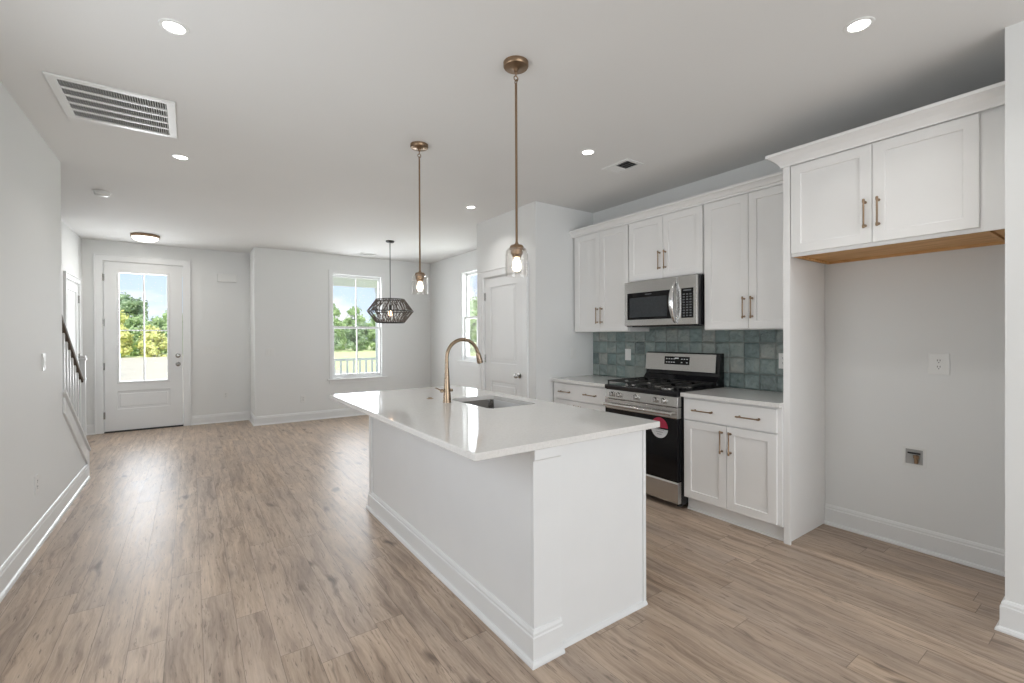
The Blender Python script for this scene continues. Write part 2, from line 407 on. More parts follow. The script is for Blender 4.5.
struct('wall_closet', MB().box(-2.06, -1.95, 7.31, 8.8, 0, H).box(-1.95, -1.35, 8.65, 8.8, 0, H), 'wall')

# half wall of the stairs (slopes down towards the foyer)
struct('wall_stairs', MB().prism([(5.0, 0), (6.05, 0), (6.05, .255), (5.0, .925)], 'X', XL-.105, XL-.005), 'wall')
cap = MB().prism([(5.0, .925), (6.085, .235), (6.085, .262), (5.0, .953)], 'X', XL-.125, XL+.02)
struct('trim_1', cap, 'trim', .003)
# skirt boards on the face of the half wall
sk = MB().prism([(5.03, .880), (5.97, .282), (6.05, .232), (6.05, 0.14), (5.97, .14), (5.97, .155), (5.86, .225), (5.03, .757)], 'X', XL-.005, XL+.010)
sk.prism([(5.97, 0), (6.055, 0), (6.055, .26), (5.97, .26)], 'X', XL-.006, XL+.012)
struct('trim_2', sk, 'trim', .003)
t = thing('staircase', 'white-risered wooden steps climbing behind the left half wall', 'stairs', (-1.45, 6.1, 0))
for k in range(7):
    y = 6.12-k*.265
    obj('riser', MB().box(-1.948, XL-.127, y-.02, y, k*.185, (k+1)*.185-.03), 'trim', t)
    obj('tread', MB().box(-1.948, XL-.127, y-.285, y+.025, (k+1)*.185-.03, (k+1)*.185), 'railwood', t, .004)
t = thing('stair_railing', 'dark stained handrail on white balusters sloping down the left stairs', 'railing', (XL-.055, 5.85, 0))
def railz(y): return 1.565-(y-5.0)*.662
obj('handrail', MB().prism([(-.028+XL-.03, -.055), (.028+XL-.03, -.055), (.032+XL-.03, -.03), (.026+XL-.03, 0), (-.026+XL-.03, 0), (-.032+XL-.03, -.03)], 'Y', 0, 1), 'railwood', t, .004)
hr = t.children[0]; me = hr.data
for v in me.vertices:
    yy = 5.0 if v.co.y+5.85 < .5 else 5.87
    v.co.z = v.co.z+railz(yy); v.co.y = yy-5.85
for k in range(8):
    y = 5.07+k*.108; zb = .953-(y-5.0)*.637
    obj('baluster', MB().box(XL-.046, XL-.014, y-.016, y+.016, zb-.015, railz(y)-.05), 'trim', t)
nx, ny = -.853, 5.965
def nb(m, h, z0, z1): return m.box(nx-h, nx+h, ny-h, ny+h, z0, z1)
np_ = nb(nb(nb(nb(MB(), .019, .27, 1.14), .027, 1.14, 1.165), .022, 1.165, 1.185), .023, .955, .972)
obj('newel_post', np_, 'trim', t, .004)

# baseboards
BP = [(0, 0), (.029, 0), (.029, .008), (.024, .018), (.015, .022), (.015, .112), (.011, .117), (.011, .128), (.005, .14), (0, .142)]
def base(name, path): struct(name, MB().sweep(path, BP), 'trim')
base('baseboard_left', [(XL, 5.97), (XL, -3.98)])
base('baseboard_front', [(XJ, YF+.02), (XJ, YD), (-.005, YD)])
base('baseboard_dining', [(XR, YF), (XJ, YF), (XJ, YF+.02)])
base('baseboard_foyer', [(-1.115, YD), (-1.24, YD), (-1.24, 8.48)])
base('baseboard_right', [(XR, YPB), (XR, YF)])
base('baseboard_pantry', [(3.12, YP), (XP, YP), (XP, PY0-.09)])
base('baseboard_pantry_far', [(XP, PY1+.09), (XP, YPB), (XR, YPB)])
base('baseboard_niche', [(XS, -3.98), (XS, YS), (XR, YS), (XR, 1.391)])

# ------------------------------------------------------------------ doors
def casing(mb, a0, a1, top, mp, w=.09, th=.018):
    """door casing around an opening a0..a1 up to top; mp(u, z, out)"""
    us = [a0-w, a0+.004, a1-.004, a1+w]; vs = [0, top-.004, top+w]
    mb.grid(us, vs, lambda i, j: None if (i == 1 and j == 0) else th, mp, 0)
    us = [a0-w, a0-w+.018, a1+w-.018, a1+w]; vs = [0, top+w-.018, top+w]
    mb.grid(us, vs, lambda i, j: None if (i == 1 and j == 0) else th+.008, mp, th-.001)
    return mb
def jamb(mb, a0, a1, top, d0, d1, mp, th=.012):
    """jamb lining as a grid hung on (u, z) with depth d0..d1"""
    mb.grid([a0+.0005, a0+th, a1-th, a1-.0005], [0, top-th, top-.0005], lambda i, j: None if (i == 1 and j == 0) else d0, mp, d1); return mb

# front door with four lites
t = thing('door_1', 'white front entry door with four glass lites over one panel', 'door', (-.56, YD, 0), structure=True)
mpf = lambda u, v, w: (u, YD-w, v)
obj('casing', casing(MB(), DX0, DX1, DZ, mpf), 'trim', t, .002)
obj('jamb', jamb(MB(), DX0, DX1, DZ, -.0, -.14, mpf), 'trim', t)
us = [-1.014, -.905, -.873, -.845, -.5785, -.5615, -.295, -.267, -.235, -.108]
vs = [.022, .33, .365, .55, .585, .70, .728, 1.460, 1.477, 2.302, 2.330, 2.449]
def flev(i, j):
    u = (us[i]+us[i+1])/2; v = (vs[j]+vs[j+1])/2
    if -.845 < u < -.295 and .728 < v < 2.302:
        if -.5785 < u < -.5615 or 1.460 < v < 1.477: return -.006
        return None
    if -.873 < u < -.267 and .70 < v < 2.330: return .006
    if -.873 < u < -.267 and .33 < v < .585:
        if .365 < v < .55 and -.845 < u < -.295: return -.004
        return -.012
    return 0
obj('door_panel', MB().grid(us, vs, flev, mpf, -.045), 'door', t, .003)
obj('glass', MB().box(-.853, -.287, YD+.018, YD+.022, .72, 2.31), 'glass', t)
obj('threshold', MB().box(DX0+.012, DX1-.012, YD-.01, YD+.14, 0, .018), 'blackmetal', t, .002)
for z, nm in ((1.085, 'deadbolt'), (.955, 'knob')):
    m = MB().lathe([(.033, 0), (.033, -.008), (.024, -.014)], (-.165, YD, z), 'Y', 24)
    if nm == 'knob': m.lathe([(.012, -.01), (.012, -.035), (.026, -.045), (.030, -.058), (.024, -.072), (.008, -.077)], (-.165, YD, z), 'Y', 24)
    else: m.box(-.170, -.160, YD-.035, YD-.012, z-.016, z+.016)
    obj(nm, m, 'nickel', t, label='satin nickel '+nm)
for z in (.25, .95, 1.58, 2.22):
    obj('hinge', MB().lathe([(.007, -.05), (.007, .05)], (-1.017, YD-.005, z), 'Z', 10).box(-1.03, -1.005, YD-.004, YD+.001, z-.05, z+.05), 'nickel', t)

# pantry door, two panels
t = thing('door_2', 'white two-panel pantry door with round knob beside the kitchen', 'door', (XP, 4.3, 0), structure=True)
mpp = lambda u, v, w: (XP-w, u, v)
obj('casing', casing(MB(), PY0, PY1, PZ, mpp, .085), 'trim', t, .002)
obj('jamb', jamb(MB(), PY0, PY1, PZ, -.0, -.10, mpp), 'trim', t)
def twopanel(a0, a1, top, zmid0, zmid1, mp, st=.12):
    us = [a0, a0+st, a0+st+.022, a0+st+.05, a1-st-.05, a1-st-.022, a1-st, a1]
    vs = [.012, .24, .262, .29, zmid0-.05, zmid0-.022, zmid0, zmid1, zmid1+.022, zmid1+.05, top-.11-.05, top-.11-.022, top-.11, top]
    def lv(i, j):
        u = (us[i]+us[i+1])/2; v = (vs[j]+vs[j+1])/2
        for z0, z1 in ((.24, zmid0), (zmid1, top-.11)):
            if a0+st < u < a1-st and z0 < v < z1:
                if a0+st+.05 < u < a1-st-.05 and z0+.05 < v < z1-.05: return -.003
                if a0+st+.022 < u < a1-st-.022 and z0+.022 < v < z1-.022: return -.007
                return -.010
        return 0
    return MB().grid(us, vs, lv, mp, -.035)
obj('door_panel', twopanel(PY0+.015, PY1-.015, PZ-.015, .835, 1.045, mpp), 'door', t, .002)
ky = 3.985
m = MB().lathe([(.030, 0), (.030, -.006), (.012, -.012), (.011, -.03), (.024, -.038), (.028, -.052), (.022, -.064), (.006, -.068)], (XP, ky, .93), 'X', 24)
obj('knob', m, 'nickel', t, label='satin nickel knob')
for z in (.30, 1.09, 1.83):
    obj('hinge', MB().lathe([(.007, -.045), (.007, .045)], (XP-.006, PY1-.010, z), 'Z', 10).box(XP-.004, XP+.001, PY1-.03, PY1-.004, z-.045, z+.045), 'nickel', t)

# closet door on the foyer wall
t = thing('door_3', 'white closet door on the left foyer wall behind the stair railing', 'door', (-1.24, 8.0, 0), structure=True)
mpc = lambda u, v, w: (-1.24+w, u, v)
obj('casing', casing(MB(), CY0, CY1, 2.085, mpc, .075), 'trim', t, .002)
obj('jamb', jamb(MB(), CY0, CY1, 2.085, -.0, -.10, mpc), 'trim', t)
obj('door_panel', twopanel(CY0+.015, CY1-.015, 2.07, .835, 1.045, mpc), 'door', t, .002)
for z in (.28, 1.1, 1.88):
    obj('hinge', MB().lathe([(.008, -.05), (.008, .05)], (-1.232, CY1-.012, z), 'Z', 10).box(-1.24, -1.236, CY1-.035, CY1-.004, z-.05, z+.05), 'nickel', t)
obj('knob', MB().lathe([(.028, 0), (.012, .012), (.011, .03), (.026, .045), (.022, .062), (.006, .066)], (-1.24, CY0+.09, .93), 'X', 20), 'nickel', t, label='satin nickel knob')

# patio door behind the camera, the daylight source of the kitchen end
t = thing('door_4', 'wide white framed glass patio door at the back of the room', 'door', (1.1, -4.0, 0), structure=True)
m = MB().grid([BX0, BX0+.07, .46, .54, 1.66, 1.74, BX1-.07, BX1], [0, .08, 2.22, 2.3], lambda i, j: None if (i in (1, 3, 5) and j == 1) else 0, lambda u, v, w: (u, -4.04+w, v), -.06)
obj('frame', m, 'trim', t, .003)
obj('glass', MB().box(BX0+.05, BX1-.05, -4.075, -4.070, .07, 2.24), 'glass', t)

# ------------------------------------------------------------------ windows
def window(name, label, a0, a1, z0, z1, mp, loc):
    """double hung window, mp(u, z, out) where out points into the room from the wall face"""
    t = thing(name, label, 'window', loc, structure=True)
    m = MB().grid([a0+.001, a0+.016, a1-.016, a1-.001], [z0+.001, z0+.016, z1-.016, z1-.001], lambda i, j: None if (i == 1 and j == 1) else 0, mp, -.148)
    obj('jamb', m, 'trim', t)
    cs = .05
    m = MB().grid([a0-cs, a0+.003, a1-.003, a1+cs], [z0, z1-.003, z1+cs], lambda i, j: None if (i == 1 and j == 0) else .011, mp, 0)
    obj('casing', m, 'trim', t, .002)
    m = MB().grid([a0-cs-.03, a1+cs+.03], [z0-.022, z0], lambda i, j: .045, mp, 0)
    obj('sill', m, 'trim', t, .004)
    m = MB().grid([a0-cs, a1+cs], [z0-.08, z0-.022], lambda i, j: .014, mp, 0)
    obj('apron', m, 'trim', t, .002)
    mid = (z0+z1)/2-.025; b0, b1 = a0+.016, a1-.016; um = (a0+a1)/2
    for nm, q0, q1, d, in (('upper_sash', mid-.02, z1-.016, -.085), ('lower_sash', z0+.016, mid+.02, -.045)):
        lo = q0+(.055 if nm == 'lower_sash' else .04)
        uu = [b0, b0+.028, um-.008, um+.008, b1-.028, b1]; vv = [q0, lo, q1-.04, q1]
        m = MB().grid(uu, vv, lambda i, j: (None if i in (1, 3) else d-.008) if (j == 1 and 0 < i < 4) else d, mp, d-.034)
        s_ = obj(nm, m, 'trim', t, .002)
        g = MB().grid([b0+.02, b1-.02], [q0+.03, q1-.03], lambda i, j: d-.016, mp, d-.020)
        obj('glass', g, 'glass', s_)
    return t
window('window_1', 'white double hung window on the dining wall above the far floor', WX0, WX1, WZ0, WZ1, lambda u, v, w: (u, YF-w, v), (2.37, YF, WZ0))
window('window_2', 'narrow looking double hung window on the right wall past the pantry', SY0, SY1, SZ0, SZ1, lambda u, v, w: (XR-w, u, v), (XR, 6.37, SZ0))

window('added_window', 'unseen white double hung window added on the left wall for fill light', 1.2, 2.8, .75, 2.25, lambda u, v, w: (XL+w, u, v), (XL, 2.0, .75))  # made-up window out of view, added as a light source for the kitchen

# ------------------------------------------------------------------ handles
def pull(parent, x, y, z, L, axis, mat='brass'):
    """bar pull standing off a face that looks towards -X; centre (x, y, z)"""
    m = MB(); h = L/2; off = .03
    e = (0, 1, 0) if axis == 'Y' else (0, 0, 1)
    def pt(a, o=off): return (x-o, y+e[1]*a, z+e[2]*a)
    prof = [(-h, .0045), (-h+.004, .0068), (-h+.018, .0068), (-h+.022, .0048), (h-.022, .0048), (h-.018, .0068), (h-.004, .0068), (h, .0045)]
    m.tube([pt(a) for a, _ in prof], [r for _, r in prof], 10)
    for sgn in (-1, 1):
        a = sgn*(h-.016); m.tube([pt(a, 0.0), pt(a, .004), pt(a, .005), pt(a, off)], [.008, .008, .0048, .0045], 10)
    return obj('handle', m, mat, parent, loc=(x, y, z))
def shaker(y0, y1, z0, z1, xf, st=.058, rec=.009, th=.020):
    """five-piece door facing -X"""
    a = .006
    us = [y0, y0+st, y1-st, y1]; vs = [z0, z0+st, z1-st, z1]
    return MB().grid(us, vs, lambda i, j: -rec if (i == 1 and j == 1) else 0, lambda u, v, w: (xf-w, u, v), -th)
def shaker_cab_door(t, y0, y1, z0, z1, xf, hy, hz, hl=.165):
    d = obj('door', shaker(y0, y1, z0, z1, xf), 'cab', t, .0025, loc=(xf, (y0+y1)/2, z0))
    pull(d, xf, hy, hz, hl, 'Z'); return d

# upper cabinets
XU = 3.41
UP = [('pantry wall', 2.925, 3.69, 1.397, 'white upper cabinet at the far end beside the pantry wall'),
      ('microwave', 2.145, 2.92, 1.858, 'short white upper cabinet mounted above the microwave'),
      ('fridge panel', 1.415, 2.14, 1.397, 'white upper cabinet between the microwave and refrigerator cabinet')]
for nm, y0, y1, z0, lab in UP:
    t = thing('upper_cabinet', lab, 'cabinet', (XU, (y0+y1)/2, z0), 'upper cabinets over the range wall')
    obj('body', MB().box(XU+.02, XR-.002, y0, y1, z0, 2.432), 'cab', t)
    a0, a1 = y0+.006, y1-.006
    if nm == 'pantry wall': a0, a1 = y0+.004, y1-.035
    ym = (a0+a1)/2; hz = z0+.155 if z0 < 1.5 else z0+.155
    zt = 2.415
    shaker_cab_door(t, a0, ym-.0015, z0+.006, zt, XU, ym-.030, hz+.01)
    shaker_cab_door(t, ym+.0015, a1, z0+.006, zt, XU, ym+.030, hz+.01)
c1 = MB().sweep([(XU+.005, 1.414), (XU+.005, YP)], [(0, 2.418), (.010, 2.418), (.010, 2.436), (.018, 2.440), (.026, 2.455), (.040, 2.470), (.050, 2.474), (.050, 2.492), (0, 2.492)])
tag(obj('crown_molding', c1, 'cab'), 'white crown molding running along the tops of the range wall upper cabinets', 'molding')

# refrigerator surround
XC = 3.15
t = thing('refrigerator_cabinet', 'deep white cabinet with tall side panel around the empty refrigerator space', 'cabinet', (XC, .9, 0))
obj('side_panel', MB().box(XC+.01, XR-.002, 1.392, 1.410, 0, 2.44), 'cab', t, .002)
obj('side_stile', MB().box(XC-.006, XC+.012, 1.372, 1.413, 0, 2.44), 'cab', t, .002)
YA, YB = .415, 1.3745
obj('body', MB().box(XC+.02, XR, YA, YB, 1.885, 2.44), 'cab', t)
obj('face_frame', MB().grid([YA, .505, 1.371, YB], [1.855, 1.885, 2.43, 2.442], lambda i, j: 0, lambda u, v, w: (XC+.018-w, u, v), -.016), 'cab', t, .001)
bt = MB().box(XC+.035, XR-.004, .50, YB-.018, 1.872, 1.884)
bt.box(XC+.034, XR-.004, YB-.018, YB, 1.857, 1.884); bt.box(XR-.02, XR-.004, .50, YB-.018, 1.857, 1.884); bt.box(XC+.034, XR-.004, .486, .50, 1.857, 1.884)
obj('underside', bt, 'ply', t, label='raw wood underside')
obj('filler_underside', MB().box(XC+.034, XR-.004, YA, .482, 1.866, 1.884), 'ply', t, label='raw wood filler strip')
shaker_cab_door(t, .9425, 1.368, 1.875, 2.432, XC-.001, .972, 2.040)
shaker_cab_door(t, .513, .9395, 1.875, 2.432, XC-.001, .910, 2.040)
c2 = MB().sweep([(XC+.0005, YS+.004), (XC+.0005, 1.4135), (XU-.048, 1.4135)], [(0, 2.436), (.012, 2.436), (.014, 2.446), (.020, 2.456), (.032, 2.474), (.052, 2.492), (.066, 2.500), (.076, 2.503), (.076, 2.520), (0, 2.520)])
tag(obj('crown_molding', c2, 'cab'), 'larger white crown molding on top of the deep refrigerator cabinet', 'molding')

# base cabinets
XB = 3.11
def base_cab(lab, y0, y1, fy0, fy1):
    t = thing('base_cabinet', lab, 'cabinet', (XB, (y0+y1)/2, 0), 'base cabinets beside the range')
    obj('body', MB().box(XB+.02, XR-.002, y0, y1, .105, .8835), 'cab', t)
    obj('toe_kick', MB().box(XB+.075, XB+.095, y0, y1, 0, .105).sweep([(XB+.075, y0), (XB+.075, y1)], [(0, 0), (.014, 0), (.010, .012), (0, .016)]), 'cab', t)
    d = obj('drawer', shaker(fy0, fy1, .715, .868, XB, .001, 0.0), 'cab', t, .0025, loc=(XB, (fy0+fy1)/2, .715))
    w = fy1-fy0
    for q in (.26, .76): pull(d, XB, fy0+w*q, .790, .165, 'Y')
    ym = (fy0+fy1)/2
    shaker_cab_door(t, fy0, ym-.0015, .115, .705, XB, ym-.032, .590)
    shaker_cab_door(t, ym+.0015, fy1, .115, .705, XB, ym+.032, .590)
    return t
base_cab('white base cabinet with two-pull drawer between range and fridge panel', 1.414, 2.135, 1.440, 2.120)
base_cab('white base cabinet in the far corner between range and pantry wall', 2.915, 3.695, 2.935, 3.660)
def counter(lab, y0, y1):
    tag(obj('countertop', MB().box(3.085, XR-.012, y0, y1, .884, .914), 'quartz', None, .003, loc=(3.4, (y0+y1)/2, .884)), lab, 'countertop', 'wall countertops')
counter('pale quartz countertop right of the range against the fridge panel', 1.4105, 2.137)
counter('pale quartz countertop left of the range in the far corner', 2.909, YP)
tag(obj('backsplash', MB().prism([(1.4105, .9145), (3.698, .9145), (3.698, 1.396), (2.922, 1.396), (2.922, 1.47), (2.143, 1.47), (2.143, 1.396), (1.4105, 1.396)], 'X', XR-.011, XR-.001), 'tile'), 'glossy teal grey square tile backsplash behind the range', 'backsplash')

# ------------------------------------------------------------------ range
RY0, RY1 = 2.143, 2.900; RM = (RY0+RY1)/2
t = thing('gas_range', 'stainless steel freestanding gas range with black cooktop and oven glass', 'stove', (3.4, RM, 0))
obj('body', MB().box(3.115, 3.70, RY0, RY1, .03, .895), 'blackenamel', t, .003)
for y in (RY0+.06, RY1-.06):
    for x in (3.17, 3.62): obj('foot', MB().lathe([(.02, 0), (.02, .012), (.012, .014), (.012, .035)], (x, y, 0), 'Z', 16), 'blackmetal', t)
# storage drawer
obj('drawer', MB().prism([(3.114, .045), (3.075, .045), (3.068, .060), (3.066, .200), (3.075, .214), (3.114, .214)], 'Y', RY0+.004, RY1-.004), 'steel', t, .002)
# oven door
d = obj('oven_door', MB().prism([(3.114, .220), (3.070, .220), (3.064, .226), (3.064, .708), (3.114, .708)], 'Y', RY0+.004, RY1-.004), 'blackgloss', t, .003)
obj('door_trim', MB().prism([(3.114, .7085), (3.062, .7085), (3.060, .715), (3.060, .788), (3.066, .793), (3.114, .793)], 'Y', RY0+.004, RY1-.004), 'steel', d, .002)
hm = MB().tube([(3.022, RY0+.03, .748), (3.018, RM, .748), (3.022, RY1-.03, .748)], .0135, 14)
for y in (RY0+.045, RY1-.045): hm.tube([(3.062, y, .748), (3.022, y, .748)], .011, 10)
obj('handle', hm, 'steel', d)
# window outline on the oven glass
def arc_sticker(rad, a0, a1, x0, x1, cy, cz, n=28):
    pts = [(cy+rad*math.cos(a0+(a1-a0)*k/n), cz+rad*math.sin(a0+(a1-a0)*k/n)) for k in range(n+1)]
    return MB().prism(pts, 'X', x0, x1)
M['red'] = plain('red_print', (.42, .02, .06), .5, .1)
M['paper'] = plain('white_paper', (.72, .72, .73), .6, .03, 20)
st = obj('sticker', arc_sticker(.080, PI*1.03, PI*1.97, 3.0625, 3.0638, 2.312, .616), 'paper', d, label='round promotional sticker')
obj('sticker_top', arc_sticker(.080, PI*.0, PI*1.0, 3.0625, 3.0638, 2.312, .6205), 'red', st, label='red upper half of the sticker')
for k in range(3):
    obj('print_line', MB().box(3.0618, 3.0624, 2.312-.045+k*.012, 2.312+.045-k*.012, .600-k*.018, .605-k*.018), plain('grey_print', (.35, .35, .37), .6), st)
# control panel
obj('control_panel', MB().prism([(3.114, .797), (3.064, .797), (3.060, .803), (3.072, .876), (3.114, .884)], 'Y', RY0+.004, RY1-.004), 'steel', t, .002)
for y in (2.812, 2.733, 2.545, 2.350, 2.272):
    k = obj('knob', MB().lathe([(.024, .006), (.024, -.004), (.021, -.007), (.0195, -.030), (.017, -.034), (.004, -.035)], (3.0665, y, .838), 'X', 26), 'steel', t)
    obj('grip', MB().box(3.022, 3.034, y-.004, y+.004, .821, .855), 'chrome', k, .001)
# cooktop
ct = MB().prism([(3.062, .880), (3.060, .905), (3.066, .918), (3.62, .918), (3.70, .905), (3.70, .880)], 'Y', RY0, RY1)
obj('cooktop', ct, 'blackenamel', t, .003)
for y in (RY0+.19, RY1-.19):
    for x in (3.20, 3.47):
        b = obj('burner', MB().lathe([(.050, .918), (.048, .926), (.034, .930)], (x, y, 0), 'Z', 28), 'steel', t)
        obj('burner_cap', MB().lathe([(.036, .930), (.038, .936), (.034, .940), (.004, .941)], (x, y, 0), 'Z', 28), 'iron', b)
b = obj('burner', MB().lathe([(.045, .918), (.043, .926), (.030, .930)], (3.335, RM, 0), 'Z', 28), 'steel', t)
obj('burner_cap', MB().lathe([(.033, .930), (.034, .936), (.030, .940), (.004, .941)], (3.335, RM, 0), 'Z', 28), 'iron', b)
def grate(y0, y1):
    m = MB(); z0, z1 = .945, .957; w = .011; x0, x1 = 3.085, 3.595
    for y in (y0, y1-w): m.box(x0, x1, y, y+w, z0, z1)
    for x in (x0, x1-w, (x0+x1)/2-w/2): m.box(x, x+w, y0, y1, z0, z1)
    ymid = (y0+y1)/2
    for cx in (3.20, 3.47):
        for a in range(4):
            an = a*PI/2+ (PI/4 if False else 0); c, s_ = math.cos(an), math.sin(an)
            L = .075; sx, ex = cx+c*.028, cx+c*(.028+L)
            sy, ey = ymid+s_*.028, ymid+s_*min(.028+L+.05, (y1-y0)/2-.004)
            m.box(min(sx, ex)-w/2*abs(s_), max(sx, ex)+w/2*abs(s_), min(sy, ey)-w/2*abs(c), max(sy, ey)+w/2*abs(c), z0, z1)
    for x in (x0, x1-w):
        for y in (y0, y1-w): m.box(x, x+w, y, y+w, .918, z0)
    return m
for y0, y1 in ((RY0+.015, RY0+.255), (RY0+.262, RY1-.262), (RY1-.255, RY1-.015)):
    obj('grate', grate(y0, y1), 'iron', t, .0015)
# backguard
bg = obj('backguard', MB().prism([(3.60, .900), (3.600, .955), (3.640, 1.000), (3.655, 1.195), (3.665, 1.200), (3.715, 1.200), (3.715, .900)], 'Y', RY0, RY1), 'blackenamel', t, .003)
obj('steel_fascia', MB().prism([(3.636, 1.028), (3.622, 1.034), (3.640, 1.190), (3.657, 1.193)], 'Y', RY0+.028, RY1-.004), 'steel', bg, .002)
dp = obj('display', MB().prism([(3.6285, 1.090), (3.6265, 1.090), (3.6345, 1.162), (3.6365, 1.162)], 'Y', 2.420, 2.680), 'blackgloss', bg, label='black control display')
M['print'] = emis('lit_display_print', (.75, .8, .85), .16)
random.seed(4)
kp = MB()
for r_ in range(2):
    z = 1.110+r_*.030; x = 3.6263+(z-1.09)*.111
    for k in range(9):
        y = 2.443+k*.0265
        if random.random() < .2: continue
        kp.box(x-.0006, x+.0002, y-.007, y+.007, z-.003, z+.003)
kp.box(3.6335-.0012, 3.6335+.0002, 2.53, 2.57, 1.142, 1.152)
obj('key_print', kp, 'print', dp)

# ------------------------------------------------------------------ microwave
t = thing('microwave', 'stainless over-the-range microwave with chrome bow handle', 'microwave', (3.5, 2.53, 1.44))
MY0, MY1, MZ0, MZ1, XM = 2.150, 2.898, 1.440, 1.850, 3.335
obj('body', MB().box(XM+.02, XR-.013, MY0, MY1, MZ0, MZ1), 'blackenamel', t, .003)
md = obj('door', MB().box(XM-.006, XM+.02, 2.332, MY1, MZ0+.006, MZ1-.003), 'steel', t, .003)
obj('window', MB().box(XM-.0085, XM-.005, 2.375, 2.862, 1.500, 1.745), 'blackgloss', md, .001, label='black glass window')
M['mesh'] = plain('screened_glass', (.045, .05, .055), .12, .1, 60)
obj('window_screen', MB().box(XM-.0095, XM-.0084, 2.430, 2.835, 1.522, 1.700), 'mesh', md)
obj('control_panel', MB().box(XM-.006, XM+.02, MY0+.002, 2.329, MZ0+.006, MZ1-.003), 'steel', t, .003)
cpn = [c for c in t.children if c.name.startswith('control_panel')][0]
kb = obj('keypad', MB().box(XM-.0078, XM-.0055, 2.180, 2.292, 1.500, 1.745), 'blackgloss', cpn, .001)
kp = MB()
for r_ in range(9):
    for k in range(3):
        kp.box(XM-.0086, XM-.0077, 2.196+k*.031, 2.214+k*.031, 1.514+r_*.022, 1.524+r_*.022)
kp.box(XM-.0086, XM-.0077, 2.20, 2.27, 1.722, 1.732)
M['greyprint'] = plain('pale_grey_print', (.16, .17, .18), .4)
obj('key_print', kp, 'greyprint', kb)
pts = []; rr = []
for k in range(21):
    a = k/20; z = 1.470+a*(1.805-1.470); bow = math.sin(a*PI)**.7
    pts.append((XM-.010-.052*bow, 2.350, z)); rr.append(.012+.010*math.sin(a*PI))
hd = MB().tube(pts, rr, 14)
obj('handle', hd, 'chrome', md, label='chrome bow handle')
obj('vent_grille', MB().box(XM+.03, 3.60, MY0+.06, MY1-.06, MZ0-.006, MZ0+.001), 'blackmetal', t)
obj('logo_print', MB().box(XM-.0090, XM-.0084, 2.59, 2.66, 1.722, 1.728), 'greyprint', md)

# ------------------------------------------------------------------ island
IX0, IX1, IY0, IY1 = 1.152, 1.870, 1.490, 3.597
t = thing('kitchen_island', 'large white painted kitchen island base in the middle of the room', 'island', (1.5, 2.5, 0))
ib = MB()
# shell open above the sink bowl: left wall, near and far ends, right side and floor
ib.box(IX0, IX0+.032, IY0+.016, IY1-.012, 0, .8835)
ib.box(IX1-.026, IX1-.006, IY0+.016, IY1-.012, .10, .8835)
ib.box(IX1-.08, IX1-.06, IY0+.016, IY1-.012, 0, .10)
ib.box(IX0+.032, IX1-.026, IY0+.016, IY0+.036, 0, .8835); ib.box(IX0+.032, IX1-.026, IY1-.032, IY1-.012, 0, .8835)
ib.box(IX0+.032, IX1-.06, IY0+.036, IY1-.032, .08, .10)
obj('body', ib, 'islandpaint', t)
obj('end_panel', MB().box(IX0+.145, IX1, IY0+.010, IY0+.0165, 0, .8835).box(IX1-.020, IX1, IY0+.003, IY0+.0105, 0, .8835), 'islandpaint', t, .001)
for ya, yb in ((IY0, IY0+.13), (IY1-.13, IY1)):
    pm = MB()
    if ya == IY0:
        pm.box(IX0, IX0+.145, ya, ya+.0155, 0, .8835)
        pm.sweep([(IX0+.145, ya), (IX0-.0005, ya)], [(0, .835), (.004, .835), (.010, .842), (.010, .8835), (0, .8835)])
    else:
        pm.box(IX0-.008, IX0-.0002, ya+.07, yb, 0, .8835)
    obj('corner_pilaster', pm, 'islandpaint', t, .0015)
obj('baseboard', MB().sweep([(IX0+.145, IY0), (IX0, IY0), (IX0, IY1), (IX0+.145, IY1)], BP), 'islandpaint', t)
obj('shoe_molding', MB().sweep([(IX1, IY0+.010), (IX0+.147, IY0+.010)], [(0, 0), (.016, 0), (.016, .006), (.010, .016), (0, .02)]), 'islandpaint', t)
# doors on the kitchen side
edges = [1.51, 1.93, 2.20, 2.60, 2.99, 3.555]
for k in range(5):
    a, b = edges[k]+.002, edges[k+1]-.002
    m = MB().grid([a, a+.055, b-.055, b], [.115, .17, .815, .870], lambda i, j: -.008 if (i == 1 and j == 1) else 0, lambda u, v, w: (IX1+.014+w, u, v), -.020)
    dd = obj('door', m, 'islandpaint', t, .002)
    mm = MB().tube([(IX1+.045, b-.03, .62), (IX1+.045, b-.03, .78)], .005, 8)
    for z in (.635, .765): mm.tube([(IX1+.013, b-.03, z), (IX1+.045, b-.03, z)], .005, 8)
    obj('handle', mm, 'brass', dd)

def rrect(x0, x1, y0, y1, r, k=6):
    pts = []
    for cx, cy, a0 in ((x1-r, y1-r, 0), (x0+r, y1-r, PI/2), (x0+r, y0+r, PI), (x1-r, y0+r, PI*1.5)):
        for i in range(k+1):
            a = a0+PI/2*i/k; pts.append((cx+r*math.cos(a), cy+r*math.sin(a)))
    return pts
def ringloft(loops):
    m = MB(); n = len(loops[0]); vs = [v for l in loops for v in l]; fs = []
    for i in range(len(loops)-1):
        for k in range(n): fs.append((i*n+k, i*n+(k+1) % n, (i+1)*n+(k+1) % n, (i+1)*n+k))
    m.add(vs, fs); return m
TX0, TX1, TY0, TY1 = .862, 1.966, 1.474, 3.665
SX0, SX1, SKY0, SKY1 = 1.480, 1.845, 2.335, 2.890
o_ = rrect(TX0, TX1, TY0, TY1, .012); i_ = rrect(SX0, SX1, SKY0, SKY1, .045)
e = .003
oi = rrect(TX0+e, TX1-e, TY0+e, TY1-e, .010)
lo = lambda pts, z: [(x, y, z) for x, y in pts]
m = ringloft([lo(i_, .884), lo(oi, .884), lo(o_, .884+e), lo(o_, .914-e), lo(oi, .914), lo(i_, .914), lo(i_, .884)])
